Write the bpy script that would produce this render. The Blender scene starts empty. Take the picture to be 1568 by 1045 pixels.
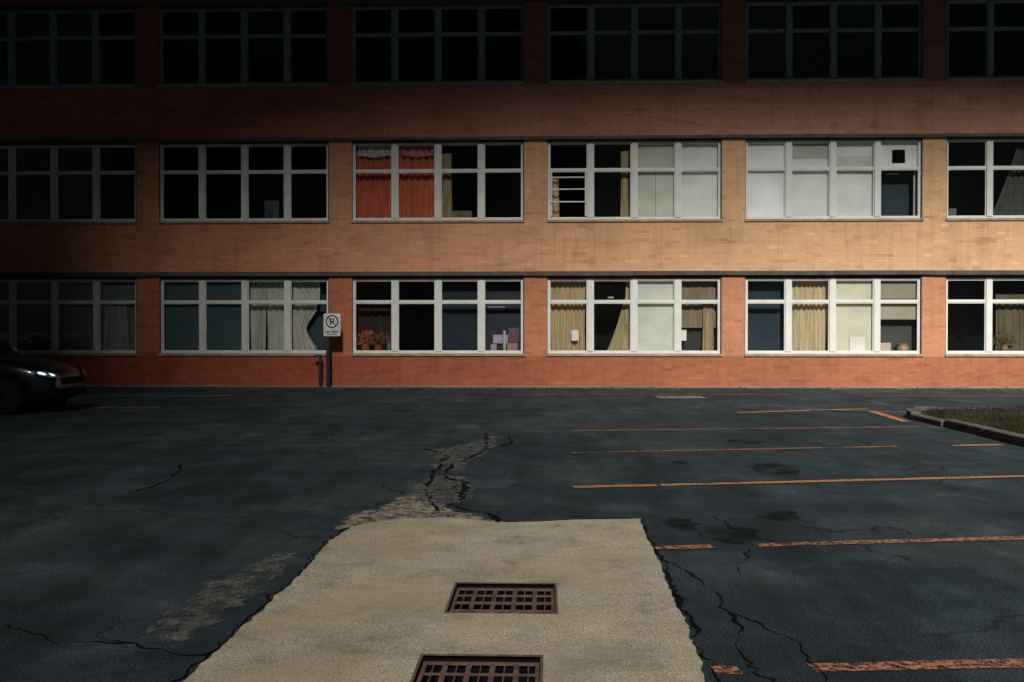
import bpy, bmesh, math, random
from mathutils import Vector, Euler, noise
from mathutils.geometry import tessellate_polygon
random.seed(7)
S=bpy.context.scene
col=S.collection
# ---------------------------------------------------------------- helpers
def link(o,parent=None):
    col.objects.link(o)
    if parent: o.parent=parent
    return o
def empty(name,loc=(0,0,0)):
    e=bpy.data.objects.new(name,None); e.location=loc; return link(e)
class MB:
    def __init__(s): s.v=[]; s.f=[]; s.m=[]
    def box(s,x0,x1,y0,y1,z0,z1,m=0):
        b=len(s.v)
        s.v+=[(x0,y0,z0),(x1,y0,z0),(x1,y1,z0),(x0,y1,z0),(x0,y0,z1),(x1,y0,z1),(x1,y1,z1),(x0,y1,z1)]
        for q in ((0,3,2,1),(4,5,6,7),(0,1,5,4),(1,2,6,5),(2,3,7,6),(3,0,4,7)):
            s.f.append([b+i for i in q]); s.m.append(m)
    def quad(s,a,b_,c,d,m=0):
        b=len(s.v); s.v+=[a,b_,c,d]; s.f.append([b,b+1,b+2,b+3]); s.m.append(m)
    def tri(s,a,b_,c,m=0):
        b=len(s.v); s.v+=[a,b_,c]; s.f.append([b,b+1,b+2]); s.m.append(m)
    def obj(s,name,mats,parent=None,bevel=0,smooth=False):
        me=bpy.data.meshes.new(name); me.from_pydata(s.v,[],s.f)
        if not isinstance(mats,(list,tuple)): mats=[mats]
        for m in mats: me.materials.append(m)
        for p,i in zip(me.polygons,s.m): p.material_index=i; p.use_smooth=smooth
        me.update()
        o=bpy.data.objects.new(name,me); link(o,parent)
        if bevel:
            b=o.modifiers.new('b','BEVEL'); b.width=bevel; b.segments=2; b.limit_method='ANGLE'
        return o
def newmat(name):
    m=bpy.data.materials.new(name); m.use_nodes=True
    nt=m.node_tree; nt.nodes.clear()
    out=nt.nodes.new('ShaderNodeOutputMaterial')
    return m,nt,out
def N(nt,t,**k):
    n=nt.nodes.new(t)
    for a,b in k.items():
        if a in n.inputs: n.inputs[a].default_value=b
        else: setattr(n,a,b)
    return n
def noi(nt,vec,scale,detail=4,rough=.55,dist=0):
    n=N(nt,'ShaderNodeTexNoise'); n.inputs['Scale'].default_value=scale; n.inputs['Detail'].default_value=detail
    n.inputs['Roughness'].default_value=rough; n.inputs['Distortion'].default_value=dist
    nt.links.new(vec,n.inputs['Vector']); return n.outputs['Fac']
def ramp(nt,fac,stops):
    r=N(nt,'ShaderNodeValToRGB'); e=r.color_ramp.elements
    while len(e)<len(stops): e.new(.5)
    for i,(p,c) in enumerate(stops):
        e[i].position=p; e[i].color=(c,c,c,1) if isinstance(c,(int,float)) else (*c,1)
    nt.links.new(fac,r.inputs[0]); return r.outputs[0]
def mix(nt,fac,a,b,mode='MIX'):
    m=N(nt,'ShaderNodeMix',data_type='RGBA',blend_type=mode)
    for i,s in ((0,fac),(6,a),(7,b)):
        if isinstance(s,(int,float)): m.inputs[i].default_value=s
        elif isinstance(s,tuple): m.inputs[i].default_value=(*s,1)
        else: nt.links.new(s,m.inputs[i])
    return m.outputs[2]
def mth(nt,op,a,b=0.0):
    m=N(nt,'ShaderNodeMath',operation=op)
    for i,s in ((0,a),(1,b)):
        if isinstance(s,(int,float)): m.inputs[i].default_value=s
        else: nt.links.new(s,m.inputs[i])
    return m.outputs[0]
def bsdf(nt,out,color,rough=.8,spec=.3,bump=None,bs=.3,bd=.01,alpha=None,metal=0):
    p=N(nt,'ShaderNodeBsdfPrincipled')
    for k,s in (('Base Color',color),('Roughness',rough),('Specular IOR Level',spec),('Metallic',metal)):
        if isinstance(s,(int,float)): p.inputs[k].default_value=s
        elif isinstance(s,tuple): p.inputs[k].default_value=(*s,1)
        else: nt.links.new(s,p.inputs[k])
    if bump is not None:
        b=N(nt,'ShaderNodeBump'); b.inputs['Strength'].default_value=bs; b.inputs['Distance'].default_value=bd
        nt.links.new(bump,b.inputs['Height']); nt.links.new(b.outputs[0],p.inputs['Normal'])
    if alpha is not None: nt.links.new(alpha,p.inputs['Alpha'])
    nt.links.new(p.outputs[0],out.inputs[0]); return p
def coords(nt):
    return N(nt,'ShaderNodeNewGeometry').outputs['Position']
def simple(name,c,rough=.6,var=.25,scale=6,spec=.3,metal=0,bs=.1):
    m,nt,out=newmat(name); v=coords(nt)
    n=noi(nt,v,scale,4,.6)
    c2=tuple(x*(1-var) for x in c); c3=tuple(min(1,x*(1+var*.4)) for x in c)
    bsdf(nt,out,ramp(nt,n,[(.3,c2),(.7,c3)]),rough,spec,n if bs else None,bs,.01,metal=metal); return m
# ---------------------------------------------------------------- materials
def brick(name,c1,c2,mortar):
    m,nt,out=newmat(name); v=coords(nt)
    sp=N(nt,'ShaderNodeSeparateXYZ'); nt.links.new(v,sp.inputs[0])
    cb=N(nt,'ShaderNodeCombineXYZ')
    nt.links.new(mth(nt,'ADD',sp.outputs[0],sp.outputs[1]),cb.inputs[0]); nt.links.new(sp.outputs[2],cb.inputs[1])
    b=N(nt,'ShaderNodeTexBrick'); b.offset=.5
    b.inputs['Scale'].default_value=1; b.inputs['Mortar Size'].default_value=.006; b.inputs['Mortar Smooth'].default_value=.3
    b.inputs['Brick Width'].default_value=.215; b.inputs['Row Height'].default_value=.075; b.inputs['Bias'].default_value=-.1
    b.inputs['Color1'].default_value=(*c1,1); b.inputs['Color2'].default_value=(*c2,1); b.inputs['Mortar'].default_value=(*mortar,1)
    nt.links.new(cb.outputs[0],b.inputs['Vector'])
    sn=N(nt,'ShaderNodeVectorMath',operation='SNAP'); sn.inputs[1].default_value=(.215,.075,1); nt.links.new(cb.outputs[0],sn.inputs[0])
    mp2=N(nt,'ShaderNodeMapping'); mp2.inputs['Scale'].default_value=(.8,3.2,1); nt.links.new(sn.outputs[0],mp2.inputs[0])
    patch=noi(nt,mp2.outputs[0],1.6,4,.65)
    c=mix(nt,1.0,b.outputs['Color'],ramp(nt,patch,[(.34,(.78,.72,.70)),(.46,(1,1,1)),(.60,(1.0,1.0,1.0)),(.68,(1.2,1.28,1.3))]),'MULTIPLY')
    g=noi(nt,v,.55,5,.6)
    c=mix(nt,1.0,c,ramp(nt,g,[(.30,.78),(.52,1.0)]),'MULTIPLY')
    mp3=N(nt,'ShaderNodeMapping'); mp3.inputs['Scale'].default_value=(5,.35,1); nt.links.new(cb.outputs[0],mp3.inputs[0])
    st=noi(nt,mp3.outputs[0],1.2,3,.6)
    c=mix(nt,1.0,c,ramp(nt,st,[(.33,.88),(.5,1.0)]),'MULTIPLY')
    # redder, darker brick towards the left: dimmer light put into the colour
    left_shade=N(nt,'ShaderNodeMapRange'); left_shade.inputs['From Min'].default_value=-9; left_shade.inputs['From Max'].default_value=6; nt.links.new(sp.outputs[0],left_shade.inputs['Value'])
    c=mix(nt,1.0,c,mix(nt,left_shade.outputs[0],(.86,.58,.56),(1,1,1)),'MULTIPLY')
    bsdf(nt,out,c,.85,.2,b.outputs['Fac'],-.25,.008); return m
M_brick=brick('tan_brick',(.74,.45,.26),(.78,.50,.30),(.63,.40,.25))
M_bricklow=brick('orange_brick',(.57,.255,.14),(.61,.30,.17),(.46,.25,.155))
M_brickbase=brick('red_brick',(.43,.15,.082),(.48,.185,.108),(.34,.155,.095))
M_brickup=brick('upper_brick',(.52,.26,.185),(.56,.30,.215),(.43,.245,.185))  # redder, darker upper band: dim light put into the brick colour
M_bricktop=brick('shaded_top_brick',(.34,.15,.11),(.38,.18,.13),(.28,.15,.12))  # top storey darkened, its shade painted into the brick
M_ledge=simple('weathered_metal_flashing',(.11,.095,.08),.7,.4,3)
M_sill=simple('stone_sill',(.45,.36,.28),.8,.35,5)
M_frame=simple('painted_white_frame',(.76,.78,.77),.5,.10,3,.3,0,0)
M_frame_shaded=simple('shaded_top_frame',(.22,.29,.31),.6,.15,3,.3,0,0)  # darkened copy of the white frame, top floor shade in its colour
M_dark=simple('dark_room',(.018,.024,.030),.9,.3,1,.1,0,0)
M_black=simple('black',(.006,.006,.007),.9,.1,3,.1,0,0)
def glassmat():
    m,nt,out=newmat('window_glass'); v=coords(nt)
    n=noi(nt,v,1.3,2,.5)
    bp=N(nt,'ShaderNodeBump'); bp.inputs['Strength'].default_value=.15; bp.inputs['Distance'].default_value=.02; nt.links.new(n,bp.inputs['Height'])
    fr=N(nt,'ShaderNodeFresnel'); fr.inputs[0].default_value=1.5
    t=N(nt,'ShaderNodeBsdfTransparent'); t.inputs[0].default_value=(.90,.93,.93,1)
    g=N(nt,'ShaderNodeBsdfGlossy'); g.inputs['Roughness'].default_value=.03; nt.links.new(bp.outputs[0],g.inputs['Normal'])
    mx=N(nt,'ShaderNodeMixShader'); nt.links.new(fr.outputs[0],mx.inputs[0]); nt.links.new(t.outputs[0],mx.inputs[1]); nt.links.new(g.outputs[0],mx.inputs[2])
    d=N(nt,'ShaderNodeBsdfDiffuse'); d.inputs[0].default_value=(.42,.52,.56,1)
    mx2=N(nt,'ShaderNodeMixShader'); nt.links.new(ramp(nt,noi(nt,v,.5,3,.5),[(.35,.003),(.75,.012)]),mx2.inputs[0])
    nt.links.new(mx.outputs[0],mx2.inputs[1]); nt.links.new(d.outputs[0],mx2.inputs[2]); nt.links.new(mx2.outputs[0],out.inputs[0]); return m
M_glass=glassmat()
def asphalt():
    m,nt,out=newmat('asphalt'); v=coords(nt)
    fine=noi(nt,v,95,2,.75); big=noi(nt,v,.42,4,.6,.6); pat=noi(nt,v,1.3,8,.76,.4)
    mp=N(nt,'ShaderNodeMapping'); mp.inputs['Rotation'].default_value=(0,0,.5); mp.inputs['Scale'].default_value=(2.6,.3,1); nt.links.new(v,mp.inputs[0])
    streak=noi(nt,mp.outputs[0],.8,5,.7)
    c=ramp(nt,big,[(.28,(.017,.029,.037)),(.48,(.026,.041,.050)),(.68,(.046,.063,.071))])
    c=mix(nt,1.0,c,ramp(nt,pat,[(.3,.66),(.47,.92),(.56,1.18),(.68,1.9)]),'MULTIPLY')
    c=mix(nt,1.0,c,ramp(nt,streak,[(.35,.72),(.62,1.26)]),'MULTIPLY')
    c=mix(nt,1.0,c,ramp(nt,fine,[(.36,.3),(.5,.85),(.64,2.8)]),'MULTIPLY')
    dn=N(nt,'ShaderNodeTexNoise'); dn.inputs['Scale'].default_value=1.4; dn.inputs['Detail'].default_value=5; nt.links.new(v,dn.inputs['Vector'])
    dv=N(nt,'ShaderNodeVectorMath',operation='MULTIPLY_ADD'); nt.links.new(dn.outputs['Color'],dv.inputs[0]); dv.inputs[1].default_value=(1.1,1.1,0); nt.links.new(v,dv.inputs[2])
    vo=N(nt,'ShaderNodeTexVoronoi',feature='DISTANCE_TO_EDGE'); vo.inputs['Scale'].default_value=.42; nt.links.new(dv.outputs[0],vo.inputs['Vector'])
    ln=ramp(nt,vo.outputs['Distance'],[(.0,1.0),(.006,.0)])
    msk=ramp(nt,big,[(.46,0.0),(.54,.9)])
    ck=mth(nt,'MULTIPLY',ln,msk)
    c=mix(nt,ck,c,(.005,.007,.009))
    h=mth(nt,'SUBTRACT',mth(nt,'ADD',mth(nt,'MULTIPLY',fine,.5),pat),ck)
    bsdf(nt,out,c,.9,.2,h,.35,.008); return m
M_asph=asphalt()
def concrete(name,c,alpha=False,grit=1.0,thr=(.42,.52),ascale=7,stain=False):
    m,nt,out=newmat(name); v=coords(nt)
    fine=noi(nt,v,85,2,.75); mid=noi(nt,v,2.6,8,.76,.3); big=noi(nt,v,.9,4,.6)
    cc=mix(nt,1.0,ramp(nt,big,[(.3,tuple(x*.78 for x in c)),(.5,c),(.7,tuple(x*1.08 for x in c))]),ramp(nt,mid,[(.32,.52),(.45,.90),(.56,1.02),(.7,1.15)]),'MULTIPLY')
    cc=mix(nt,1.0,cc,ramp(nt,fine,[(.36,.5),(.5,.98),(.64,1.32)]),'MULTIPLY')
    vo=N(nt,'ShaderNodeTexVoronoi'); vo.inputs['Scale'].default_value=24; nt.links.new(v,vo.inputs['Vector'])
    cc=mix(nt,ramp(nt,vo.outputs['Distance'],[(.08,.45*grit),(.18,.0)]),cc,tuple(x*.35 for x in c))
    if stain:
        s1=noi(nt,v,1.7,5,.65,.8)
        cc=mix(nt,ramp(nt,s1,[(.48,0.0),(.66,.5)]),cc,tuple(x*y for x,y in zip(c,(.55,.60,.66))))
        s2=noi(nt,v,.7,3,.6,.5)
        cc=mix(nt,ramp(nt,s2,[(.50,0.0),(.62,.5)]),cc,tuple(x*y for x,y in zip(c,(.98,.86,.72))))
    al=None
    if alpha: al=ramp(nt,noi(nt,v,ascale,6,.78),[(thr[0],0.0),(thr[1],1.0)])
    bsdf(nt,out,cc,.9,.2,mth(nt,'ADD',mth(nt,'MULTIPLY',fine,.5),mid),.3,.008,alpha=al); return m
M_pad=concrete('pad_concrete',(.58,.52,.40),stain=True)
M_worn=concrete('worn_asphalt',(.17,.18,.165),True,1.0,(.42,.58),8)
M_worn2=concrete('exposed_gravel',(.40,.36,.29),True,1.0,(.40,.54),9)
M_curb=concrete('curb_concrete',(.15,.145,.13))
M_gut=concrete('gutter_concrete',(.34,.27,.21))
def paint(name,c,lo,hi):
    m,nt,out=newmat(name); v=coords(nt)
    al=mth(nt,'MULTIPLY',ramp(nt,noi(nt,v,24,5,.8),[(lo,0.0),(hi,1.0)]),ramp(nt,noi(nt,v,1.9,4,.65),[(.36,.2),(.45,1.0)]))
    f=noi(nt,v,60,2,.7)
    bsdf(nt,out,mix(nt,1.0,c,ramp(nt,f,[(.3,.6),(.7,1.2)]),'MULTIPLY'),.8,.2,alpha=al); return m
M_po=paint('orange_line_paint',(.66,.31,.14),.37,.47)
M_pr=paint('worn_red_orange_paint',(.62,.27,.16),.43,.55)
M_pf=paint('faded_orange_paint',(.48,.24,.13),.40,.54)
M_pw=paint('faded_white_paint',(.42,.40,.33),.40,.54)
M_crack=simple('crack_shadow',(.006,.007,.008),.95,.3,8,.1,0,0)
def oilmat():
    m,nt,out=newmat('oil_stain'); v=coords(nt)
    al=ramp(nt,noi(nt,v,3,5,.7),[(.40,0.0),(.60,.6)])
    bsdf(nt,out,(.008,.011,.014),.75,.2,alpha=al); return m
M_oil=oilmat()
M_rust=simple('rusty_cast_iron',(.22,.14,.11),.75,.5,14,.4,.2,.3)
# ---------------------------------------------------------------- ground with drain pits
PITS=[(-.56,.05,5.55,6.19),(-.60,-.03,4.16,4.81)]
g=MB()
xs=[-300,-.60,-.56,-.03,.05,300]; ys=[-300,4.16,4.81,5.55,6.19,300]
def inpit(x,y): return any(a<x<b and c<y<d for a,b,c,d in PITS)
for i in range(5):
    for j in range(5):
        if inpit((xs[i]+xs[i+1])/2,(ys[j]+ys[j+1])/2): continue
        g.quad((xs[i],ys[j],0),(xs[i+1],ys[j],0),(xs[i+1],ys[j+1],0),(xs[i],ys[j+1],0))
g.obj('asphalt_ground',M_asph)
def jag(poly,amp,step,closed=True,rnd=.35):
    out=[]; n=len(poly)
    for i in range(n if closed else n-1):
        a=Vector(poly[i]); b=Vector(poly[(i+1)%n]); L=(b-a).length; k=max(1,int(L/step))
        d=(b-a).normalized() if L>0 else Vector((1,0)); nr=Vector((-d.y,d.x))
        for j in range(k):
            p=a.lerp(b,j/k)
            q=Vector((p.x,p.y,3))
            p+=nr*amp*(noise.noise(q*2.3)*1.1+noise.noise(q*9.1)*.9+noise.noise(q*27)*.5+random.uniform(-rnd,rnd))
            out.append((p.x,p.y))
    if not closed: out.append(tuple(poly[-1]))
    return out
def slab(name,poly,z,mat,holes=(),skirt=True,parent=None):
    loops=[[Vector((x,y,z)) for x,y in poly]]+[[Vector((x,y,z)) for x,y in h] for h in holes]
    flat=[p for l in loops for p in l]
    mb=MB(); mb.v=[tuple(p) for p in flat]
    for t in tessellate_polygon(loops):
        a,b,c=[flat[i] for i in t]
        if (b-a).cross(c-a).z<0: t=(t[0],t[2],t[1])
        mb.f.append(list(t)); mb.m.append(0)
    if skirt:
        n=len(poly)
        for i in range(n):
            (x0,y0),(x1,y1)=poly[i],poly[(i+1)%n]
            mb.quad((x0,y0,0.0005),(x1,y1,0.0005),(x1,y1,z),(x0,y0,z))
    return mb.obj(name,mat,parent)
padp=[(-1.62,2.9),(-1.63,4.44),(-1.62,5.23),(-1.60,6.35),(-1.63,7.43),(-1.56,7.98),(-1.22,8.32),(-.80,8.36),(-.37,8.16),(.23,8.29),(.78,8.37),(.765,7.08),(.75,5.62),(.74,4.94),(.70,4.4),(.70,2.9)]
slab('concrete_drain_pad',jag(padp,.017,.03,rnd=.25),.014,M_pad,[[(a,c),(b,c),(b,d),(a,d)] for a,b,c,d in PITS])
# drains: thin cast bars over an open black pit
for k,(a,b,c,d) in enumerate(PITS):
    e=empty('drain_grate')
    p=MB(); zb=-.45; t=.014
    p.quad((a,c,zb),(b,c,zb),(b,d,zb),(a,d,zb)); p.quad((a,c,zb),(a,c,t),(b,c,t),(b,c,zb)); p.quad((b,d,zb),(b,d,t),(a,d,t),(a,d,zb))
    p.quad((a,d,zb),(a,d,t),(a,c,t),(a,c,zb)); p.quad((b,c,zb),(b,c,t),(b,d,t),(b,d,zb)); p.obj('pit_walls',M_black,e)
    r=MB(); z0,z1=-.024,-.012; w=.024
    r.box(a+.004,b-.004,c+.004,c+w,z0,z1); r.box(a+.004,b-.004,d-w,d-.004,z0,z1); r.box(a+.004,a+w,c+w,d-w,z0,z1); r.box(b-w,b-.004,c+w,d-w,z0,z1)
    n=5
    for i in range(1,n):
        x=a+(b-a)*i/n; r.box(x-.013,x+.013,c+w,d-w,z0,z1-.002)
    for i in range(n):
        x=a+(b-a)*(i+.5)/n; r.box(x-.0035,x+.0035,c+w,d-w,z0+.004,z1-.004)
    for u,hw in ((.5,.016),(.25,.006),(.75,.006)):
        y=c+(d-c)*u; r.box(a+w,b-w,y-hw,y+hw,z0+.001,z1-.003)
    r.obj('iron_grate',M_rust,e)
    lip=MB(); ins=.014
    for (xa,xb,ya,yb) in ((a-ins,b+ins,c-ins,c),(a-ins,b+ins,d,d+ins),(a-ins,a,c,d),(b,b+ins,c,d)):
        lip.box(xa,xb,ya,yb,.004,.018)
    lip.obj('rim',M_rust,e)
# crumbled areas
cr=[([(-1.70,7.9),(-1.6,8.64),(-1.44,9.21),(-1.26,9.7),(-1.04,9.16),(-.78,8.67),(-.36,8.25),(-.37,8.10),(-.8,8.3),(-1.3,8.1)],M_worn2),
    ([(-1.65,12.98),(-1.31,13.57),(-.96,14.31),(-.75,14.95),(-.72,13.15),(-.90,11.97),(-1.01,10.9),(-1.30,11.4),(-1.4,12.4)],M_worn),
    ([(-1.4,9.6),(-1.25,10.8),(-1.0,11.0),(-.75,10.2),(-.7,9.2),(-1.0,9.0)],M_worn),
    ([(-2.1,5.0),(-2.15,6.0),(-1.95,7.0),(-1.75,7.1),(-1.78,6.0),(-1.85,5.0)],M_worn)]
pm=empty('asphalt_wear')
for i,(p,m) in enumerate(cr): slab('worn_patch_%d'%i,jag(p,.09,.06),.0042+.0004*i,m,skirt=False,parent=pm)
def strip(mb,pts,w,z):
    pts=jag(pts,.045,.045,closed=False,rnd=.3)
    P=[Vector(p) for p in pts]; n=len(P); L=[];Rr=[]
    for i,p in enumerate(P):
        d=(P[min(i+1,n-1)]-P[max(i-1,0)]).normalized(); nr=Vector((-d.y,d.x))
        ww=w*max(.15,.75+1.6*noise.noise(Vector((p.x*3,p.y*3,9)))+random.uniform(-.25,.25))*(.25 if i in(0,n-1) else 1)
        L.append(p+nr*ww/2); Rr.append(p-nr*ww/2)
    for i in range(n-1): mb.quad((*Rr[i],z),(*Rr[i+1],z),(*L[i+1],z),(*L[i],z))
ck=MB()
for pts,w in (
 ([(-.92,15.2),(-.8,13.15),(-.98,12.18),(-1.12,11.6),(-1.09,10.6),(-.83,10.36),(-.81,9.36),(-.87,9.0),(-.49,8.55),(-.37,8.2)],.05),
 ([(-1.64,13.3),(-1.25,12.5),(-1.26,11.3),(-1.21,10.1),(-1.10,9.2),(-.98,8.7)],.04),
 ([(-1.21,10.1),(-1.0,9.8),(-.83,10.36)],.02),
 ([(-1.10,9.2),(-.87,9.0)],.045),([(-1.6,9.0),(-1.35,9.3),(-1.10,9.2)],.025),
 ([(-.8,13.15),(-.5,13.9),(-.55,15.0)],.03),
 ([(.80,6.9),(.95,6.55),(1.01,6.14),(1.0,5.7),(1.03,5.4),(.98,5.07),(1.02,4.56),(1.0,3.6)],.016),
 ([(1.01,5.7),(1.3,5.1),(1.25,4.5)],.009),
 ([(-2.94,5.26),(-2.49,5.0),(-2.1,4.96),(-1.82,4.82),(-1.64,4.8)],.012),
 ([(-4.07,9.25),(-4.06,9.74),(-4.0,10.5),(-4.3,11.6)],.025),
 ([(1.25,6.55),(1.52,7.45),(1.48,8.33),(1.36,8.6),(.80,8.5)],.014),
 ([(.80,8.42),(.795,7.1),(.78,5.6),(.765,4.9),(.73,3.0)],.026),
 ([(-1.66,3.2),(-1.665,4.44),(-1.65,5.23),(-1.63,6.35),(-1.66,7.43),(-1.6,7.95)],.016),  # shadow line at the pad's left edge, drawn as a dark strip
 ([(-.37,8.2),(.2,8.33),(.79,8.42)],.02),
 ): strip(ck,pts,w,.0062)
ck.obj('cracks_and_edge_shade',M_crack,pm)
om=empty('oil_stains')
def blob(cx,cy,rx,ry,k):
    p=[(cx+rx*math.cos(t)*random.uniform(.7,1.2),cy+ry*math.sin(t)*random.uniform(.7,1.2)) for t in [i*math.tau/16 for i in range(16)]]
    slab('stain_%d'%k,jag(p,.03,.08),.0068+.0003*k,M_oil,skirt=False,parent=om)
for k,b in enumerate([(2.62,11.45,.28,.5),(2.8,14.3,.3,.3),(1.62,12,.12,.15),(1.43,7.85,.24,.35),(1.98,8.6,.2,.35),(-3.0,19.5,.6,.2),(1.1,8.2,.16,.3)]): blob(*b,k)
# loose grit
gt=MB()
def grit(x,y,s):
    a=random.uniform(0,6.28); z=.015 if (-1.6<x<.72 and y<8.1) else .005
    p=[(x+s*math.cos(a+k*2.1),y+s*math.sin(a+k*2.1),z) for k in range(3)]; t=(x,y,z+s*.8)
    for k in range(3): gt.tri(p[k],p[(k+1)%3],t)
for i in range(350): grit(random.gauss(-1.15,.3),random.gauss(9.0,.8),random.uniform(.004,.009))
for i in range(700):
    x,y=random.uniform(-5,6),random.uniform(4,15)
    if inpit(x,y): continue
    grit(x,y,random.uniform(.003,.006))
gt.obj('loose_grit',M_curb)
# painted lines
pl=empty('parking_lines')
def pline(name,a,b,w,mat,z=.0105):
    a=Vector(a);b=Vector(b); d=(b-a).normalized(); nr=Vector((-d.y,d.x))*w/2
    poly=[tuple(a-nr),tuple(b-nr),tuple(b+nr),tuple(a+nr)]
    slab(name,jag(poly,.008,.08),z,mat,skirt=False,parent=pl)
pline('line_1a',(.78,4.66),(.9,4.67),.11,M_pr)
pline('line_1',(1.25,4.71),(5.2,5.12),.12,M_pr)
pline('line_2a',(.79,7.27),(1.22,7.34),.11,M_pr)
pline('line_2',(1.55,7.39),(5.4,8.0),.11,M_pr)
pline('line_3a',(.27,10.06),(1.12,10.21),.12,M_po)
pline('line_3',(1.17,10.22),(6.3,11.19),.12,M_po)
pline('line_4',(.32,12.87),(4.78,13.73),.12,M_pf)
pline('line_5',(.39,15.67),(6.11,16.5),.13,M_pf)
pline('line_6',(3.66,19.2),(6.46,20.24),.16,M_po)
pline('line_7',(6.32,19.6),(6.2,17.42),.16,M_po,.0125)
pline('line_8',(5.17,20.03),(7.09,19.3),.14,M_pf,.0145)
pline('line_9',(5.57,13.84),(6.3,13.98),.14,M_po)
pline('line_10',(2.61,23.5),(3.7,23.6),.8,M_pw)
pline('line_11',(-9.29,20.0),(-7.9,20.1),.14,M_pw)
pline('line_12',(-12.8,23.5),(-7.6,23.7),.14,M_pw)
pline('line_13',(-.28,24.5),(6.0,24.7),.16,M_pf)
pline('line_14',(7.6,24.1),(12.4,24.3),.14,M_pf)
# ---------------------------------------------------------------- grass island with kerb
isl=empty('kerbed_island')
def rr(x0,x1,y0,y1,r,n=8):
    pts=[]
    for cx,cy,a0 in ((x1-r,y0+r,-90),(x1-r,y1-r,0),(x0+r,y1-r,90),(x0+r,y0+r,180)):
        for i in range(n+1):
            t=math.radians(a0+90*i/n); pts.append((cx+r*math.cos(t),cy+r*math.sin(t)))
    return pts
outer=rr(6.5,15.5,12.2,19.4,1.4); inner=rr(6.68,15.32,12.38,19.22,1.24)
kb=MB(); n=len(outer)
for i in range(n):
    a,b=Vector(outer[i]),Vector(outer[(i+1)%n]); c,d=Vector(inner[i]),Vector(inner[(i+1)%n])
    L=(b-a).length; k=max(1,round(L/1.3))
    for j in range(k):
        t0=j/k+.02/L*(L>.5); t1=(j+1)/k-.02/L*(L>.5); h=.13+random.uniform(-.03,.02); s=random.uniform(-.04,.04)*(L>.5)
        q=[a.lerp(b,t0),a.lerp(b,t1),c.lerp(d,t1),c.lerp(d,t0)]
        q=[Vector((p.x+s,p.y)) for p in q]; m=len(kb.v)
        kb.v+=[(p.x,p.y,0.001) for p in q]+[(p.x,p.y,h) for p in q]
        for f in ((0,3,2,1),(4,5,6,7),(0,1,5,4),(1,2,6,5),(2,3,7,6),(3,0,4,7)): kb.f.append([m+z for z in f]); kb.m.append(0)
kb.obj('kerb_stones',M_curb,isl,bevel=.02)
M_soil=simple('soil',(.035,.03,.022),.95,.5,6)
slab('soil_bed',inner,.09,M_soil,skirt=False,parent=isl)
def grassmat():
    m,nt,out=newmat('grass'); v=coords(nt)
    c=ramp(nt,noi(nt,v,1.5,4,.7),[(.3,(.020,.022,.012)),(.55,(.044,.042,.022)),(.75,(.095,.075,.038))])
    bsdf(nt,out,c,.8,.1); return m
gr=MB()
for i in range(26000):
    x=random.uniform(6.75,12); y=random.uniform(12.5,19.15)
    if x<8.0 and y>17.9 and (x-8.0)**2+(y-17.9)**2>1.4: continue
    if noise.noise(Vector((x*1.2,y*1.2,0)))<-.2: continue
    h=random.uniform(.02,.09)*(1.2+noise.noise(Vector((x,y,5)))); t=random.uniform(0,math.tau); w=.007
    dx,dy=math.cos(t)*w,math.sin(t)*w; lx,ly=random.uniform(-.04,.04),random.uniform(-.04,.04)
    gr.tri((x-dx,y-dy,.088),(x+dx,y+dy,.088),(x+lx,y+ly,.09+h))
gr.obj('grass',grassmat(),isl)
# ---------------------------------------------------------------- school building
B=empty('brick_school_building')
Y0=27.7; P0=-.31; SP=5.465; PW=.32
XL,XR=P0-6*SP,P0+5*SP
piers=[P0+SP*k for k in range(-6,6)]
FL=[(.93,3.02,3.10,3.22,.31),(4.65,6.82,6.87,6.96,.36),(8.47,10.62,10.68,10.78,.36)]
w=MB()
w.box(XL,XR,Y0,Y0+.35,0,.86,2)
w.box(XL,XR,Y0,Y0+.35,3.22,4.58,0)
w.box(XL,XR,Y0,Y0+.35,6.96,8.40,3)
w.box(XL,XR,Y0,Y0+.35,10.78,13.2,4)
for f,(z0,z1,l0,l1,_) in enumerate(FL):
    for p in piers:
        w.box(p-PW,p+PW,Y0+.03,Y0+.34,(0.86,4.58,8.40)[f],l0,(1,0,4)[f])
w.box(XL,XL+.3,Y0+.36,Y0+14,0,13.2,0); w.box(XR-.3,XR,Y0+.36,Y0+14,0,13.2,0); w.box(XL,XR,Y0+14,Y0+14.3,0,13.2,0)
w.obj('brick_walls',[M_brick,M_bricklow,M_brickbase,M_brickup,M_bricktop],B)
r=MB(); r.box(XL+.31,XR-.31,Y0+.37,Y0+13.9,12.7,12.9); r.box(XL-.05,XR+.05,Y0-.05,Y0+.40,13.2,13.3); r.obj('roof',M_ledge,B)
lg=MB(); lt=MB()
for f,(z0,z1,l0,l1,_) in enumerate(FL):
    x=XL
    while x<XR:
        x2=min(x+SP/2,XR); dz=random.uniform(-.006,.006)
        lg.box(x+.003,x2-.003,Y0-.07,Y0+.12,l0+dz,l1-.004+dz); x=x2
    lg.box(XL,XR,Y0+.125,Y0+.33,l0+.005,l1-.01)
    for i in range(len(piers)-1):
        a,b=piers[i]+PW,piers[i+1]-PW
        lt.box(a-.02,b+.02,Y0-.045,Y0+.16,z0-.07,z0-.003)
        lg.box(a+.002,b-.002,Y0+.09,Y0+.3,z1,l0-.003)
lg.obj('ledges',M_ledge,B,bevel=.006); lt.obj('window_sills',M_sill,B,bevel=.008)
jt=MB()
for f,(z0,z1,l0,l1,_) in enumerate(FL):
    for p in piers:
        for s in (-1,1):
            jt.box(p+s*PW-(.030 if s<0 else -.002),p+s*PW+(.012 if s>0 else -.002),Y0+.03,Y0+.16,z0,l0-.003)  # dark jamb joints, widened on the window's right as a painted shadow line
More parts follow.
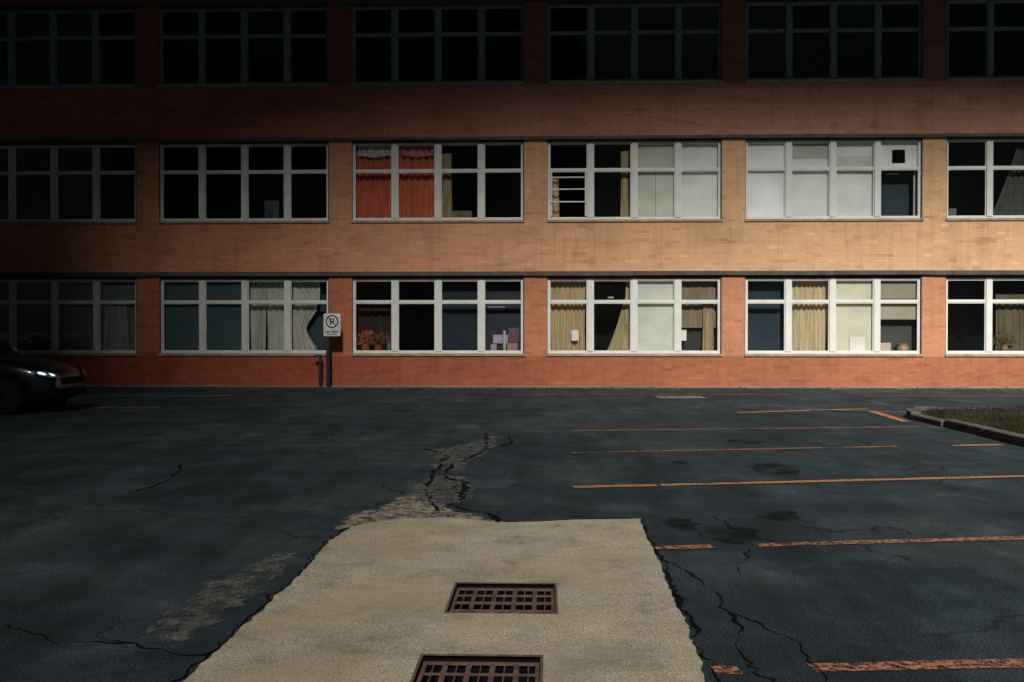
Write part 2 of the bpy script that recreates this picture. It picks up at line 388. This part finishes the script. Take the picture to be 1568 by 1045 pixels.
jt.obj('joint_shade_strips',M_ledge,B)
fr=MB(); gl=MB()
LI={}
FO=.07; MU=.165; LW=(SP-2*PW-2*FO-3*MU)/4
for f,(z0,z1,l0,l1,tr) in enumerate(FL):
    k0=len(fr.f)
    for i in range(len(piers)-1):
        a,b=piers[i]+PW+.013,piers[i+1]-PW-.031
        ya=Y0+.10; yb=Y0+.19
        fr.box(a,a+FO-.013,ya,yb,z0,z1); fr.box(b-FO+.031,b,ya,yb,z0,z1)
        fr.box(a+FO-.013,b-FO+.031,ya+.002,yb,z1-.05,z1-.001); fr.box(a+FO-.013,b-FO+.031,ya-.004,yb,z0,z0+.06)
        for j in range(4):
            x0=a-.013+FO+j*(LW+MU); x1=x0+LW
            LI[(f,i,j)]=(x0,x1,z0+.06,z1-.05)
            if j<3: fr.box(x1,x1+MU,ya-.03,yb,z0+.06,z1-.05)
            zt=z1-(z1-z0)*tr
            fr.box(x0,x1,ya+.012,yb-.01,zt-.03,zt+.03)
            s=.024
            for za,zb in ((z0+.06,zt-.03),(zt+.03,z1-.05)):
                fr.box(x0,x0+s,ya+.02,yb-.01,za,zb); fr.box(x1-s,x1,ya+.02,yb-.01,za,zb)
                fr.box(x0+s,x1-s,ya+.022,yb-.01,za,za+s); fr.box(x0+s,x1-s,ya+.022,yb-.01,zb-s,zb)
                if (f,i,j,za<zt-.5)==(1,6,0,True): continue
                gl.quad((x0+s,ya+.05,za+s),(x1-s,ya+.05,za+s),(x1-s,ya+.05+random.uniform(-.004,.004),zb-s),(x0+s,ya+.05,zb-s))
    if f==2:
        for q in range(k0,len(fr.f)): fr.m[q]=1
fr.obj('window_frames',[M_frame,M_frame_shaded],B,bevel=.004); gl.obj('window_glass',M_glass,B)
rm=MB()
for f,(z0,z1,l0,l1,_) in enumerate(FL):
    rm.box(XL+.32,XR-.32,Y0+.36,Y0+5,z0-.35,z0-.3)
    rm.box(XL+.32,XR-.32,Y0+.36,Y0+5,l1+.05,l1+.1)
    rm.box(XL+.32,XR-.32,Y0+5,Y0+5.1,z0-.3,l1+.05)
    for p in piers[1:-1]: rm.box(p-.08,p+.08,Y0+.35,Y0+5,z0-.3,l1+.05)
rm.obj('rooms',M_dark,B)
BA=dict(Z=2,A=3,B=4,C=5,D=6,E=7,F=8,G=9)
matc={}
def cmat(c,k_='f'):
    k=(c,k_)
    if k in matc: return matc[k]
    m,nt,out=newmat('fabric'); v=coords(nt)
    mp=N(nt,'ShaderNodeMapping'); mp.inputs['Scale'].default_value=(6,6,.8) if k_=='f' else (.8,.8,1.2); nt.links.new(v,mp.inputs[0])
    n=noi(nt,mp.outputs[0],1.6,3,.6)
    lo=.66 if k_=='f' else .84
    bsdf(nt,out,ramp(nt,n,[(.3,tuple(x*lo for x in c)),(.6,c)]),.85,.1); matc[k]=m; return m
cn=[0]
def curtain(f,b,j,c,x0=0,x1=1,z0=0,z1=1,pl=7,depth=.04,y=.36,shape=None,swag=0,name='curtain'):
    # shape: None hangs straight, 'tieL' tied back to its left edge, 'flareR' anchored right and widening downwards
    X0,X1,Z0,Z1=LI[(f,BA[b],j)]; w_=X1-X0; h=Z1-Z0
    a,bb=X0+w_*x0,X0+w_*x1; za,zb=Z0-.03+h*z0,Z0+h*z1+(.04 if z1==1 else 0)
    nx=max(8,int(pl*10*(x1-x0))); nz=12; mb=MB(); ph=random.uniform(0,6)
    for q in range(nz+1):
        t=q/nz; hh=1-t
        for p in range(nx+1):
            s=p/nx
            if shape=='tieL': xx=a+(bb-a)*s*(1-.5*math.exp(-((t-.32)/.22)**2))
            elif shape=='flareR': xx=bb-(bb-a)*(1-s)*(1-.78*t**.8)
            else: xx=a+(bb-a)*s+.012*math.sin(t*4+s*9+ph)
            yy=Y0+y+depth*math.sin(s*(x1-x0)*pl*math.tau+ph+.6*math.sin(t*3+s*5)+.9*math.sin(s*7+ph))*(.6+.4*hh)
            zz=za+(zb-za)*t
            if swag and q==0: zz-=swag*math.sin(math.pi*s)-swag
            mb.v.append((xx,yy,zz))
    for q in range(nz):
        for p in range(nx):
            i=q*(nx+1)+p; mb.f.append([i,i+1,i+nx+2,i+nx+1]); mb.m.append(0)
    cn[0]+=1; return mb.obj('%s_%d'%(name,cn[0]),cmat(c),B,smooth=True)
def blind(f,b,j,c,x0=0,x1=1,z0=0,z1=1,y=.24,name='blind'):
    X0,X1,Z0,Z1=LI[(f,BA[b],j)]; w_=X1-X0; h=Z1-Z0; mb=MB()
    mb.box(X0+w_*x0,X0+w_*x1,Y0+y,Y0+y+.012,Z0+h*z0+.002,Z0+h*z1-.002); cn[0]+=1
    return mb.obj('%s_%d'%(name,cn[0]),cmat(c,'b'),B)
RED=(.74,.20,.12); BEI=(.60,.46,.28)
# upper
curtain(1,'C',0,RED,0,1,0,.97,7); curtain(1,'C',1,RED,0,.95,0,.97,5); curtain(1,'C',0,(.84,.78,.68),.05,.95,.86,1,5,y=.27,swag=.09,name='valance')
curtain(1,'C',1,(.70,.32,.22),.05,.95,.86,1,5,y=.27,swag=.09,name='valance')
curtain(1,'C',2,(.52,.41,.25),0,.27,0,.9,8); curtain(1,'C',2,(.3,.23,.14),.25,.8,0,.12,5,y=.42)
curtain(1,'D',0,BEI,0,.25,0,.55,9); curtain(1,'D',1,BEI,.74,.95,0,.92,9)
blind(1,'D',2,(.72,.72,.65),0,.5); blind(1,'D',2,(.74,.74,.68),.51,1); blind(1,'D',3,(.86,.87,.86))
blind(1,'D',2,(.62,.63,.58),0,1,.64,1,y=.22)
blind(1,'E',0,(.90,.92,.93),0,1,0,1,y=.205); blind(1,'E',1,(.55,.56,.51),0,1,.80,1,y=.22); blind(1,'E',1,(.86,.87,.86)); blind(1,'E',2,(.84,.85,.83)); blind(1,'E',2,(.68,.69,.65),0,1,.66,.82,y=.22)
for a_,b_,c_,d_ in ((0,.33,.66,1),(.67,1,.66,1),(.33,.67,.66,.72),(.33,.67,.90,1)): blind(1,'E',3,(.88,.91,.91),a_,b_,c_,d_,y=.205,name='ac_panel')
blind(1,'E',3,(.05,.075,.09),.0,1,.0,.62,y=.6); blind(1,'E',3,(.5,.52,.5),.92,1,0,.62,y=.3)
curtain(1,'F',1,(.10,.11,.10),.0,1,0,1,3,shape='flareR'); blind(1,'F',0,(.16,.2,.2),.0,.3,0,.12,y=.3)
blind(1,'B',2,(.12,.19,.23),.35,.75,0,.28,y=.5)
for j in range(4): blind(1,'A',j,(.03,.04,.045))
# lower
for j in range(4): blind(0,'A',j,(.20,.25,.25),0,1,0,1)  # blinds in the dim bays: shade put into darker colours
curtain(0,'A',3,(.42,.46,.45),.1,.75,.0,.7,6,y=.2)
for j in (0,1): blind(0,'B',j,(.085,.135,.155))
curtain(0,'B',2,(.64,.64,.58),.0,.42,0,1,9); curtain(0,'B',2,(.68,.67,.60),.45,1,0,1,9); curtain(0,'B',3,(.70,.68,.60),.0,.75,0,1,6,shape='tieL')
blind(0,'B',3,(.06,.085,.095),.0,1,0,1,y=.6)
curtain(0,'C',0,(.06,.035,.03),0,1,0,.62,5,y=.6)
blind(0,'C',2,(.03,.042,.055),0,1,0,1,y=.5); blind(0,'C',3,(.05,.055,.075),0,1,.0,.95,y=.5)
curtain(0,'D',0,BEI,0,.95,0,1,8); curtain(0,'D',1,(.56,.45,.28),.35,1.0,0,.75,8,shape='flareR'); curtain(0,'D',1,BEI,.88,1.0,.4,1,9)
blind(0,'D',2,(.70,.70,.62)); curtain(0,'D',3,(.30,.23,.17),0,1,.35,1,4,depth=.02); curtain(0,'D',3,(.46,.36,.22),.6,.9,0,.7,9,y=.3); blind(0,'D',3,(.05,.05,.05),0,1,0,.4,y=.5)
blind(0,'E',0,(.03,.05,.07),0,1,0,1,y=.5); curtain(0,'E',1,(.66,.54,.36),0,1,0,1,8); blind(0,'E',2,(.70,.66,.55))
blind(0,'E',3,(.44,.38,.30),0,1,.45,.72); blind(0,'E',3,(.36,.32,.26),0,1,.74,1); blind(0,'E',3,(.08,.08,.075),0,1,0,.45,y=.5)
curtain(0,'F',1,(.16,.13,.08),.2,1,0,.8,6)
for b_,j in (('B',0),('B',2),('D',1),('E',0),('E',2),('D',3)): blind(2,b_,j,(.03,.045,.055),0,1,.4,1)
def thing(name,f,b,j,u,w_,h_,c,y=.19,z=0,d_=.015):
    X0,X1,Z0,Z1=LI[(f,BA[b],j)]; x=X0+(X1-X0)*u; mb=MB(); mb.box(x-w_/2,x+w_/2,Y0+y,Y0+y+d_,Z0+z,Z0+z+h_); mb.obj(name,cmat(c,'b'),B,bevel=.003)
thing('paper_notice',0,'D',0,.68,.20,.30,(.85,.85,.82),.20,.30)
thing('paper_notice_b',0,'D',3,.10,.14,.30,(.85,.85,.84),.20,.30)
def pot(name,f,b,j,u,c,h=.18,r0=.09,y=.30,leaf=None,z=0):
    X0,X1,Z0,Z1=LI[(f,BA[b],j)]; x=X0+(X1-X0)*u; mb=MB(); n=14
    prof=[(.55,0),(.9,.1),(1,.45),(.75,.8),(.95,1)]
    for k,(rr_,hh) in enumerate(prof):
        for i in range(n):
            t=i*math.tau/n; mb.v.append((x+r0*rr_*math.cos(t),Y0+y+r0*rr_*math.sin(t),Z0+z+h*hh))
    for k in range(len(prof)-1):
        for i in range(n):
            mb.f.append([k*n+i,k*n+(i+1)%n,(k+1)*n+(i+1)%n,(k+1)*n+i]); mb.m.append(0)
    mb.obj(name,cmat(c),B,smooth=True)
    if leaf:
        lf=MB()
        for i in range(120):
            t=random.uniform(0,math.tau); e=random.uniform(-.1,1.3); L=random.uniform(.05,.36)
            o=Vector((x,Y0+y,Z0+z+h)); d=Vector((math.cos(t)*math.cos(e),math.sin(t)*math.cos(e)*.4,math.sin(e)))
            s=Vector((-math.sin(t),0,random.uniform(-1,1))).normalized()*.035; p=o+d*L
            lf.tri(tuple(p-s),tuple(p+s),tuple(p+d*.12))
        lf.obj(name+'_leaves',cmat(leaf),B)
pot('pot_a',0,'C',0,.25,(.45,.13,.07),.22,.12,leaf=(.52,.16,.08)); pot('pot_b',0,'C',0,.6,(.30,.09,.06),.2,.14,leaf=(.20,.09,.05)); pot('vase',0,'C',0,.88,(.2,.28,.34),.3,.06)
thing('box_a',0,'C',3,.24,.16,.20,(.50,.40,.44),.34,0,.1); thing('box_b',0,'C',3,.74,.30,.24,(.52,.28,.25),.33,0,.1)
thing('paper_stack',0,'C',3,.42,.42,.24,(.55,.50,.60),.45,.22); thing('paper_stack_b',0,'C',3,.3,.5,.12,(.36,.34,.42),.46,1.15); thing('books',0,'C',3,.78,.3,.4,(.20,.12,.16),.45,.26); pot('vase_b',0,'C',3,.53,(.62,.60,.66),.58,.05,y=.27)
thing('sill_boxes',0,'E',3,.22,.30,.24,(.70,.54,.46),.32,0,.1); pot('sill_bowl',0,'E',3,.66,(.44,.27,.20),.22,.17)
thing('white_box',0,'E',2,.6,.42,.40,(.84,.80,.74),.20); pot('pot_h',0,'F',1,.4,(.3,.2,.1),.2,.1,leaf=(.14,.12,.05))
pot('pot_k',1,'B',2,.5,(.08,.15,.18),.3,.1)
thing('pane_reflection',0,'D',1,.5,.16,.05,(.6,.75,.8),.7,1.5); thing('pane_reflection_b',0,'D',1,.45,.25,.03,(.5,.65,.7),.8,1.38)  # pale bars behind the pane draw a light reflection
# opened hopper sash in bay D upper
X0,X1,Z0,Z1=LI[(1,6,0)]; hs=MB()
for k,(zz,yy) in enumerate(((Z0+.42,-.10),(Z0+.78,-.02),(Z0+1.12,.05))):
    hs.box(X0+.04,X1-.04,Y0+.10+yy,Y0+.135+yy,zz,zz+.035)
hs.box(X0+.03,X0+.07,Y0+.06,Y0+.10,Z0+.05,Z0+1.3); hs.box(X1-.07,X1-.03,Y0+.06,Y0+.10,Z0+.05,Z0+1.3)
hs.obj('open_sash',M_frame,B,bevel=.003)
# gutter strip along the wall base
gs=MB(); x=XL
while x<XR:
    gs.box(x+.01,min(x+2.4,XR)-.01,Y0-.22,Y0-.002,.001,.035+random.uniform(-.008,.008)); x+=2.4
gs.obj('concrete_gutter_strip',M_gut,bevel=.008)
db=MB()
for i in range(1500):
    x=random.uniform(-16,14); y=Y0-.25-abs(random.gauss(0,.35)); s=random.uniform(.012,.04)
    a=random.uniform(0,6.28); p=[(x+s*math.cos(a+k*2.1),y+s*math.sin(a+k*2.1),.003) for k in range(3)]; t=(x,y,s*.8+.003)
    for k in range(3): db.tri(p[k],p[(k+1)%3],t)
db.obj('gravel',M_curb)
# ---------------------------------------------------------------- no parking sign
sg=empty('no_parking_sign',(-6.0,27.12,0))
M_pole=simple('dark_steel_post',(.05,.05,.05),.5,.4,10,.5,.5)
M_sw=simple('sign_white',(.82,.81,.79),.5,.2,9); M_sb=simple('sign_black',(.012,.012,.012),.5,.2,9)
ps=MB(); ps.box(-.03,.03,-.02,.02,-.1,1.42); ps.box(-.045,-.03,-.02,.035,-.1,1.42); ps.box(.03,.045,-.02,.035,-.1,1.42); ps.box(-.03,.03,.0205,.03,1.42,2.0); ps.obj('post',M_pole,sg,bevel=.003)
def plate(name,pts,y0,y1,zc,mat,xc=0):
    mb=MB(); n=len(pts); mb.v=[(xc+x,y0,zc+z) for x,z in pts]+[(xc+x,y1,zc+z) for x,z in pts]
    mb.f=[list(range(n)),list(range(2*n-1,n-1,-1))]+[[i,n+i,n+(i+1)%n,(i+1)%n] for i in range(n)]; mb.m=[0]*len(mb.f)
    return mb.obj(name,mat,sg)
SZ=1.73; SX=.12
def ring(name,r0,r1,y,mat,zc,xc):
    mb=MB(); n=40
    for i in range(n):
        a,b=i*math.tau/n,(i+1)*math.tau/n
        mb.quad((xc+r0*math.cos(a),y,zc+r0*math.sin(a)),(xc+r1*math.cos(a),y,zc+r1*math.sin(a)),(xc+r1*math.cos(b),y,zc+r1*math.sin(b)),(xc+r0*math.cos(b),y,zc+r0*math.sin(b)))
    mb.obj(name,mat,sg)
plate('panel',rr(-.235,.235,-.31,.31,.04,6),-.030,-.022,SZ,M_sw,SX)
ring('circle',.145,.178,-.0335,M_sb,SZ+.09,SX)
lt_=MB()
lt_.box(SX-.055,SX-.022,-.037,-.033,SZ+.0,SZ+.18); lt_.box(SX-.022,SX+.05,-.037,-.033,SZ+.152,SZ+.18); lt_.box(SX-.022,SX+.05,-.037,-.033,SZ+.075,SZ+.10); lt_.box(SX+.035,SX+.062,-.0375,-.0335,SZ+.09,SZ+.165)
for i in range(11):
    x=SX-.19+i*.035
    if i in (4,): continue
    lt_.box(x,x+.022,-.037,-.033,SZ-.215,SZ-.165)
for i in range(8): lt_.box(SX-.14+i*.035,SX-.12+i*.035,-.037,-.033,SZ-.275,SZ-.24)
lt_.obj('lettering',M_sb,sg)
sl=MB(); c45=.7071; L=.15; w2=.009
sl.quad((SX-L*c45-w2,-.0385,SZ+.09+L*c45-w2),(SX+L*c45-w2,-.0385,SZ+.09-L*c45-w2),(SX+L*c45+w2,-.0385,SZ+.09-L*c45+w2),(SX-L*c45+w2,-.0385,SZ+.09+L*c45+w2)); sl.obj('slash',M_sb,sg)
bp_=empty('sign_shadow_post',(-6.28,27.40,0)); q=MB(); q.box(-.035,.035,-.03,.03,-.1,.84); q.box(-.16,.05,-.034,.034,.842,.90); q.obj('post',M_pole,bp_,bevel=.004)  # added dark post and bar in place of the sign's cast shadow
# ---------------------------------------------------------------- parked car (front points +X)
car=empty('parked_car',(-9.30,19.22,0))
def carpaint():
    m,nt,out=newmat('car_paint'); p=N(nt,'ShaderNodeBsdfPrincipled'); p.inputs['Base Color'].default_value=(.004,.006,.010,1)
    p.inputs['Coat Weight'].default_value=.5; p.inputs['Coat Roughness'].default_value=.08
    v=coords(nt); nt.links.new(ramp(nt,noi(nt,v,5,4,.7),[(.3,.2),(.8,.35)]),p.inputs['Roughness']); nt.links.new(p.outputs[0],out.inputs[0]); return m
M_car=carpaint(); M_carglass=simple('car_glass',(.012,.015,.018),.05,.1,2,.6,0,0); M_tyre=simple('tyre',(.010,.010,.010),.85,.2,20); M_rim=simple('alloy',(.08,.085,.09),.4,.2,10,.5,.9)
def headlamp(name,em):
    m,nt,out=newmat(name); v=coords(nt)
    vo=N(nt,'ShaderNodeTexVoronoi'); vo.inputs['Scale'].default_value=22; nt.links.new(v,vo.inputs['Vector'])
    p=bsdf(nt,out,ramp(nt,vo.outputs['Distance'],[(.2,(.4,.45,.5)),(.6,(.08,.10,.12))]),.15,.8,vo.outputs['Distance'],.6,.02,metal=.3)
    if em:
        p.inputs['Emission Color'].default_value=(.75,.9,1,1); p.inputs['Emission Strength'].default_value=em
    return m
M_hl=headlamp('headlamp_lens',0); M_glint=headlamp('headlamp_bulb',1.3)  # glowing discs drawn as the sun's glint on the near headlamp
st=[(0.02,.34,.66,.52),(-.10,.24,.80,.70),(-.32,.20,.92,.82),(-.70,.19,1.01,.90),(-1.25,.19,1.09,.92),(-1.9,.2,1.14,.92),(-2.7,.2,1.16,.92),(-3.5,.2,1.16,.92),(-4.1,.22,1.14,.89),(-4.45,.3,1.08,.82),(-4.58,.42,.95,.70)]
cb_=MB(); rings=[]
for (x,zb,zt,hw) in st:
    half=[(hw*.80,zb),(hw*.97,zb+.10),(hw,zb+(zt-zb)*.45),(hw*.97,zt-.14),(hw*.88,zt-.03),(hw*.5,zt+.015)]
    ring_=[(x,-y,z) for y,z in half]+[(x,y,z) for y,z in reversed(half)]
    rings.append(len(cb_.v)); cb_.v+=ring_
nr=12
for k in range(len(rings)-1):
    for i in range(nr):
        a,b=rings[k]+i,rings[k]+(i+1)%nr; c,d=rings[k+1]+(i+1)%nr,rings[k+1]+i
        cb_.f.append([a,d,c,b]); cb_.m.append(0)
cb_.f.append(list(range(rings[0],rings[0]+nr))); cb_.f.append(list(range(rings[-1]+nr-1,rings[-1]-1,-1))); cb_.m+=[0,0]
o=cb_.obj('body',M_car,car,smooth=True); s_=o.modifiers.new('s','SUBSURF'); s_.levels=2; s_.render_levels=2
cab=MB(); prof=[(-1.40,1.08,.84),(-2.10,1.56,.70),(-2.5,1.66,.68),(-3.3,1.67,.68),(-3.95,1.58,.66),(-4.4,1.12,.78)]
for k,(x,zt,hw) in enumerate(prof):
    cab.v+=[(x,-.86 if 0<k<5 else -hw,1.05),(x,-hw,zt-.06),(x,-hw*.7,zt),(x,hw*.7,zt),(x,hw,zt-.06),(x,.86 if 0<k<5 else hw,1.05)]
for k in range(5):
    for i in range(5):
        a=k*6+i; cab.f.append([a,a+6,a+7,a+1]); cab.m.append(1 if (i in (1,2,3) and 0<k<4) else 0)
o=cab.obj('cabin',[M_carglass,M_car],car)
pil=MB()
for s in (-1,1):
    for x,dx in ((-2.55,.05),(-3.35,.05)):
        pil.box(x-dx,x+dx,min(s*.80,s*.84),max(s*.80,s*.84),1.1,1.58)
pil.obj('door_pillars',M_car,car)
def cyl(mb,cx,cy,cz,r,w_,n=32,m=0):
    b=len(mb.v)
    for yy in (-w_/2,w_/2):
        for i in range(n): mb.v.append((cx+r*math.cos(i*math.tau/n),cy+yy,cz+r*math.sin(i*math.tau/n)))
    for i in range(n): mb.f.append([b+i,b+(i+1)%n,b+n+(i+1)%n,b+n+i]); mb.m.append(m)
    mb.f.append(list(range(b+n-1,b-1,-1))); mb.f.append(list(range(b+n,b+2*n))); mb.m+=[m,m]
wh=MB()
for x in (-.88,-3.62):
    for s in (-1,1):
        cyl(wh,x,s*.80,.40,.41,.26,m=2); cyl(wh,x,s*.835,.345,.345,.22,m=0); cyl(wh,x,s*.84,.345,.22,.225,m=2)
        for k in range(10):
            t=k*math.tau/10; a=Vector((x,s*.955,.345)); d=Vector((math.cos(t),0,math.sin(t))); q=Vector((-math.sin(t),0,math.cos(t)))*.018
            wh.quad(tuple(a+q),tuple(a-q),tuple(a+d*.22-q),tuple(a+d*.22+q),1)
wh.obj('wheels',[M_tyre,M_rim,M_black],car,bevel=.01)
dt=MB(); dr=MB()
for s in (-1,1):
    pts=[(-.02,.47,.68),(-.10,.72,.69),(-.34,.835,.77),(-.40,.80,.84),(-.18,.66,.81),(-.06,.45,.75)]
    ring_=[Vector((x+.035,s*(y+.035),z)) for x,y,z in pts]; c0=Vector((-.08,s*.71,.765))
    for i in range(6):
        a,b=ring_[i],ring_[(i+1)%6]; dt.tri(tuple(a),tuple(b),tuple(c0))
    if s>0: continue
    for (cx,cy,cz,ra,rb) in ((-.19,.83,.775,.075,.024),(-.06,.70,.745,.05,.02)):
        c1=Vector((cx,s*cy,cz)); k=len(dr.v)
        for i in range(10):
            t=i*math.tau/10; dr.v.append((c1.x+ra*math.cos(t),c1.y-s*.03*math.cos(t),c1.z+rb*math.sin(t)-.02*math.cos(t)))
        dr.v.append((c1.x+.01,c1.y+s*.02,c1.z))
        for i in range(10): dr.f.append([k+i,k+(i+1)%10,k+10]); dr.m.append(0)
dt.obj('headlamps',M_hl,car); dr.obj('headlamp_glints',M_glint,car)
gx=MB(); gx.box(-.02,.045,-.40,.40,.54,.68); gx.box(-.02,.05,-.5,.5,.32,.46)
gx.obj('grille',M_black,car,bevel=.01)
mr=MB()
for s in (-1,1): mr.box(-1.82,-1.70,min(s*.93,s*1.10),max(s*.93,s*1.10),1.10,1.24); mr.box(-1.78,-1.74,min(s*.80,s*.95),max(s*.80,s*.95),1.12,1.15)
mr.obj('mirrors',M_car,car,bevel=.03)
# ---------------------------------------------------------------- unseen deck and tower, added to shade the school wall
EL,AZ=36,3
vd=empty('shade_deck')
M_caster=simple('shade_caster_grey',(.12,.12,.12),.9,.3,1)
vb=MB(); VZ=32.6
vb.box(-110,140,-10,-4,VZ,VZ+2.6); vb.box(-110,140,-10,-9.6,VZ+2.6,VZ+5.2); vb.box(-110,140,-4.4,-4,VZ+2.6,VZ+5.2)
for x in (-95,-55,52,92,128): vb.box(x-1.2,x+1.2,-8.2,-5.8,0,VZ-1.6); vb.box(x-2,x+2,-9.6,-4.4,VZ-1.6,VZ-.002)
vb.obj('shade_deck_mesh',M_caster,vd)
tb=empty('shade_tower')
tm=MB(); tx=7.6; tm.box(-90,tx,-170,-142,0,160,0)
for fl in range(47):
    for i in range(28):
        x=-89+i*3.35; tm.box(x,x+1.9,-141.98,-141.9,1.2+fl*3.3,2.9+fl*3.3,1)
tm.obj('shade_tower_mesh',[M_caster,M_carglass],tb)
# ---------------------------------------------------------------- light
sd=Vector((math.sin(math.radians(AZ))*math.cos(math.radians(EL)),-math.cos(math.radians(AZ))*math.cos(math.radians(EL)),math.sin(math.radians(EL))))
sun=bpy.data.lights.new('sun','SUN'); sun.energy=5; sun.angle=math.radians(7); sun.color=(1,.94,.84)
so=bpy.data.objects.new('sun',sun); so.rotation_euler=sd.to_track_quat('Z','Y').to_euler(); so.location=(20,-40,60); link(so)
W=bpy.data.worlds.new('World'); S.world=W; W.use_nodes=True; nt=W.node_tree; nt.nodes.clear()
sk=nt.nodes.new('ShaderNodeTexSky'); sk.sky_type='NISHITA'; sk.sun_disc=False; sk.sun_elevation=math.radians(EL); sk.sun_rotation=math.radians(180-AZ)
bg=nt.nodes.new('ShaderNodeBackground'); bg.inputs[1].default_value=.0035; wo=nt.nodes.new('ShaderNodeOutputWorld')
nt.links.new(sk.outputs[0],bg.inputs[0]); nt.links.new(bg.outputs[0],wo.inputs[0])
# ---------------------------------------------------------------- camera
cd=bpy.data.cameras.new('camera'); cd.lens=35; cd.sensor_width=36; cd.clip_end=1000
co=bpy.data.objects.new('camera',cd); co.location=(0,0,1.6); co.rotation_euler=(math.radians(90-.658),0,math.radians(2)); link(co)
S.camera=co
S.view_settings.view_transform='Standard'; S.view_settings.look='None'; S.view_settings.exposure=0
